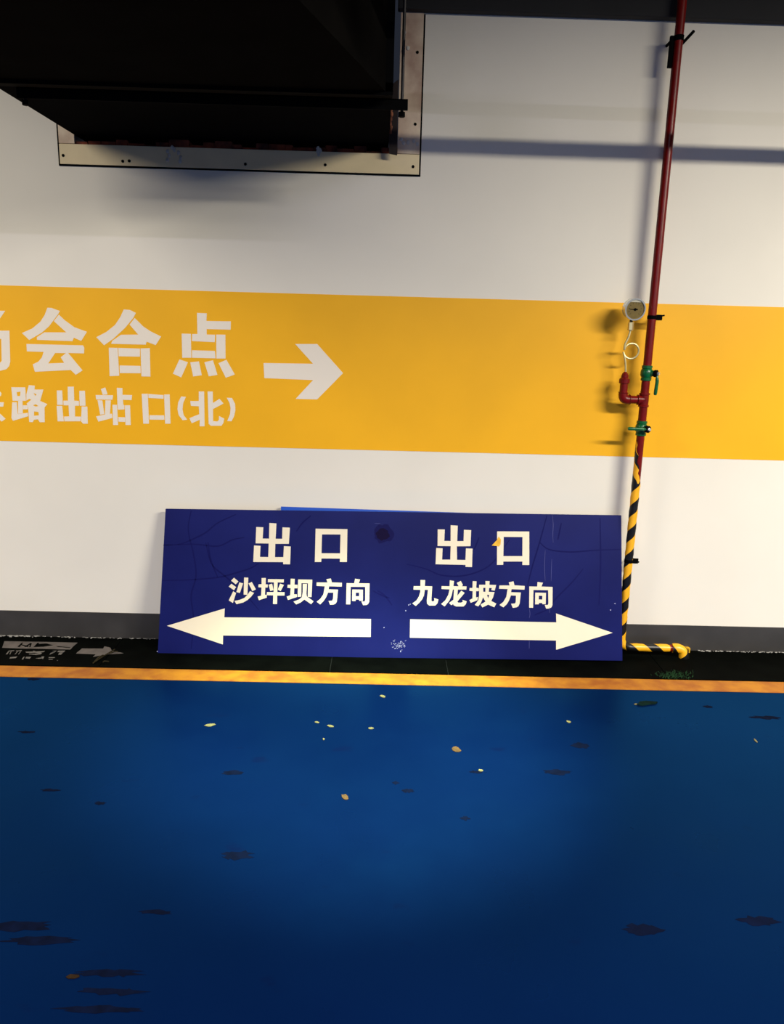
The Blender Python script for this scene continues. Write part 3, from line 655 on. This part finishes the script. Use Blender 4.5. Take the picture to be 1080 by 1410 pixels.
# ------------------------------------------------------------------ small things on the strip and the floor
def flat(name, pts, m, h, th, label=None, cat=None, group=None, parent=None, fn=None):
    bm = bmesh.new(); fn = fn or (lambda a, b: floorpt(a, b, h))
    cut(bm, [[fn(a, b) for a, b in pts]], th, Z)
    o = link(name, bm, m, parent)
    if label: tag(o, label, cat, group)
    return o
def fp(h): return lambda a, b: floorpt(a, b, h)
G = 'stickers on the black strip'
st = flat('floor_sticker', [(6,883),(30,883.5),(60,884),(107,885),(101,890),(97,894.5),(60,893.5),(30,893),(3,892)], M_label, .0062, .0006, 'worn grey label with black triangle marks on the black strip, left', 'sticker', G)
bm = bmesh.new()
for pts in ([(24,890.5),(30,885),(32,885),(27,891)], [(29,887),(40,890),(38,891),(28,888)], [(33,890.5),(42,885.5),(44,886),(36,891)], [(42,886),(44,886),(42,891),(40,891)], [(46,891),(52,885),(54,885.5),(50,891)], [(50,887),(64,886),(73,888.5),(60,890.5),(48,891)], [(77,889.5),(97,891.5),(96,892),(80,891)]):
    bm = bmesh.new(); cut(bm, [[floorpt(a, b, .0068) for a, b in pts]], .0004, Z); link('printed_mark', bm, M_strip, st)
M_wl = mat('worn_letter', (110, 106, 100), .6, noise=.3, scale=80)
wl = empty('worn_lettering', floorpt(45, 902, .0062), 'two lines of worn grey lettering below the grey label on the black strip', 'lettering')
for pts in ([(12,896),(20,895.5),(19,896.5),(11,897)], [(13,897),(10,901),(8,901),(12,896)], [(16,897),(14,901),(13,901),(15,897)], [(22,896),(30,895.5),(30,896.3),(22,897)], [(25,897),(21,901),(20,901),(24,897)], [(29,897),(26,901),(25,901),(28,897)], [(35,897.5),(48,897),(62,896.5),(60,898),(46,899),(36,898.8)], [(46,896),(58,899),(56,901),(44,898)], [(40,900),(56,901),(50,901.8),(40,901)], [(72,896.5),(78,896),(76,897.5)], [(70,899),(76,898),(68,901.5)], [(80,896),(90,896),(88,898),(79,898)], [(82,898.5),(87,898.5),(84,901.5),(80,901.5)],
            [(14,905),(24,904),(22,906),(13,907)], [(32,905),(34,904),(32,908),(30,908)], [(36,904.5),(43,904.5),(41,907),(35,906.5)], [(49,906.5),(58,905.5),(60,906.5),(54,907)], [(57,904),(61,904),(59,908)], [(67,905),(76,905),(75,906),(67,906)], [(67,907.5),(73,907.5),(72,908.3),(67,908.3)], [(78,909),(80,909.3),(79,910)]):
    bm = bmesh.new(); cut(bm, [[floorpt(a, b, .0062) for a, b in pts]], .0005, Z); link('letter_stroke', bm, M_wl, wl)
flat('arrow_sticker', [(105,899.5),(113,893),(142,893.2),(144,890),(152,892),(154,896),(158,897),(170,899.5),(160,900.5),(148,901),(128,904.5),(132,901),(105,900)], M_label, .0062, .0006, 'torn grey arrow shaped label on the black strip, right of the worn label', 'sticker', G)
# twig pile beside it
M_tw = mat('dry_twig', (58, 52, 36), .9, noise=.5, scale=70, spec=.05)
twg = empty('dry_twigs', floorpt(145, 905, .0062), 'small bunch of dry twigs lying across the torn arrow label', 'twigs')
for a, b, c, d in ((128,913,150,899),(130,911,142,902),(150,900,162,897),(145,902,158,894),(142,912,150,911)):
    A0, B0 = floorpt(a, b, .010), floorpt(c, d, .014); mid = (A0+B0)/2+Vector((random.uniform(-.01, .01), 0, .004))
    tw = bmesh.new(); tube(tw, catmull([A0, mid, B0], 4), .0028, 6); link('twig', tw, M_tw, twg)
# plaster crumbs along the foot of the baseboard
def crumbs(name, spans, label):
    bm = bmesh.new()
    for x0, x1, n, sz in spans:
        for k in range(n):
            px = random.uniform(x0, x1); X0 = wallpt(px, 890).x
            lump(bm, (X0, D-.007-abs(random.gauss(0, .006)), .009), sz*random.uniform(.5, 2.4), sz*.7, sz*random.uniform(.3, .9))
    o = link(name, bm, M_dust); tag(o, label, 'crumbs', None, 'stuff'); return o
crumbs('plaster_crumbs', [(-10,60,60,.004),(60,216,70,.0025)], 'white plaster crumbs along the foot of the charcoal baseboard left of the board')
crumbs('plaster_crumbs', [(858,900,20,.0025),(985,1090,80,.003),(960,990,14,.004)], 'white plaster crumbs along the baseboard foot right of the board')
# green moss patch on the strip, right of the board
bm = bmesh.new()
for k in range(240):
    a, b = random.gauss(930, 13), random.gauss(930, 2.6)
    b = min(b, 935.5); q = floorpt(a, b, .006)
    h = random.uniform(.004, .014); w = random.uniform(.002, .005); an = random.uniform(0, 6.28); dx = Vector((math.cos(an), math.sin(an), 0))
    v = [bm.verts.new(q-dx*w), bm.verts.new(q+dx*w), bm.verts.new(q+dx*random.uniform(-.01, .01)+Z*h)]
    bm.faces.new(v)
tag(link('green_moss', bm, M_moss), 'patch of dark green moss on the black strip right of the board', 'moss', None, 'stuff')
# countable bits
def bit(name, px, py, w, h, m, label, cat, group, rot=0, hh=.0004, th=.002):
    c = floorpt(px, py, hh); n = 9; pts = []
    for k in range(n):
        a = 2*math.pi*k/n; rr = random.uniform(.7, 1.15)
        pts.append(c+Matrix.Rotation(rot, 3, 'Z') @ Vector((w*math.cos(a)*rr, h*math.sin(a)*rr, 0)))
    bm = bmesh.new(); cut(bm, [pts], th, Z); o = link(name, bm, m); tag(o, label, cat, group); return o
K = .0034
M_brown2 = mat('dull_brown', (44, 30, 16), .9, noise=.4, scale=60, spec=.1)
LE = [(289,999,6,1.6,.3,M_chip,'curled pale leaf scrap on the blue floor left of centre, below the left arrow tip'),
      (527,959,2.5,2,.8,M_chip,'tiny white scrap just below the yellow line under the board middle'),
      (437,995,3,1,-.3,M_chip,'thin pale straw on the blue floor, leftmost of the short row below the sign'),
      (455,1000,4,1,-.4,M_chip,'thin pale straw on the blue floor, middle of the short row below the sign'),
      (511,1003,4,1,0,M_chip,'thin pale straw on the blue floor, rightmost of the short row below the sign'),
      (629,1032,5,3,.2,M_brown,'brown leaf fragment on the blue floor right of centre'),
      (662,1061,3,1,-.4,M_chip,'pale straw on the blue floor beside a dark smear'),
      (475,1098,3,3,.4,M_brown,'small brown leaf crumb lying farthest forward near the middle'),
      (783,994,2.5,1.6,.4,M_chip,'pale crumb on the blue floor below the right arrow tip'),
      (876,970,3,1,.2,M_chip,'pale crumb by the dark dried leaf near the yellow line, right'),
      (446,1018,1.2,1.2,0,M_chip,'tiny pale speck below the row of straws'),
      (1041,1020,1.2,2.2,0,M_chip,'tiny pale speck near the right edge of the floor'),
      (101,1345,5,1,0,M_brown2,'dull brown smear of leaf at lower left of the floor')]
for px, py, w, h, a, m, lb in LE: bit('leaf_scrap', px, py, w*K, h*K*2, m, lb, 'scrap', 'scraps on the blue floor', a)
bit('dried_leaf', 890, 969, 14*K, 5*K, mat('leaf_dark_green', (14, 38, 34), .9, noise=.5, scale=50, spec=.05), 'dark green dried leaf on the blue floor right of the board, by the yellow line', 'leaf', None, .2, .0004, .006)
bit('yellow_scrap', 945, 896, 4*K, 9*K, M_leafy, 'yellow crumpled scrap of tape beside the striped pipe end', 'scrap', None, .4, .0065, .02)
M_scf = mat('scuff', (4, 14, 40), .9, noise=.4, scale=30, spec=.05)
# scuffs and stains, thin worn marks in the coating
fl_ob = bpy.data.objects['floor']
for px, py, w, h in ((320,1064,16,6),(800,1027,13,8),(767,1063,22,7),(640,1127,7,5),(327,1178,22,12),(30,1275,40,10),(55,1295,50,8),(150,1340,40,8),(155,1365,40,8),(140,1390,50,8),(215,1256,22,5),(138,1106,7,4),(562,1089,10,5),(545,1078,5,4),(885,1280,25,12),(1045,1268,24,9),(655,1063,8,4),(1055,988,20,4),(46,935,9,3),(38,1008,12,2.5),(975,973,7,3),(70,1088,12,3)):
    c = floorpt(px, py); n = 22; k_ = (c-CAM).length/F; ky = k_*(c-CAM).length/CH
    pts = [c+Vector((w*k_*math.cos(2*math.pi*i/n)*random.uniform(.6, 1.15), h*.5*ky*math.sin(2*math.pi*i/n)*random.uniform(.5, 1.2), .0002)) for i in range(n)]
    bm = bmesh.new(); cut(bm, [pts], .0003, Z); o = link('scuff_mark', bm, M_scf, fl_ob)
print('DONE', len(bpy.data.objects))
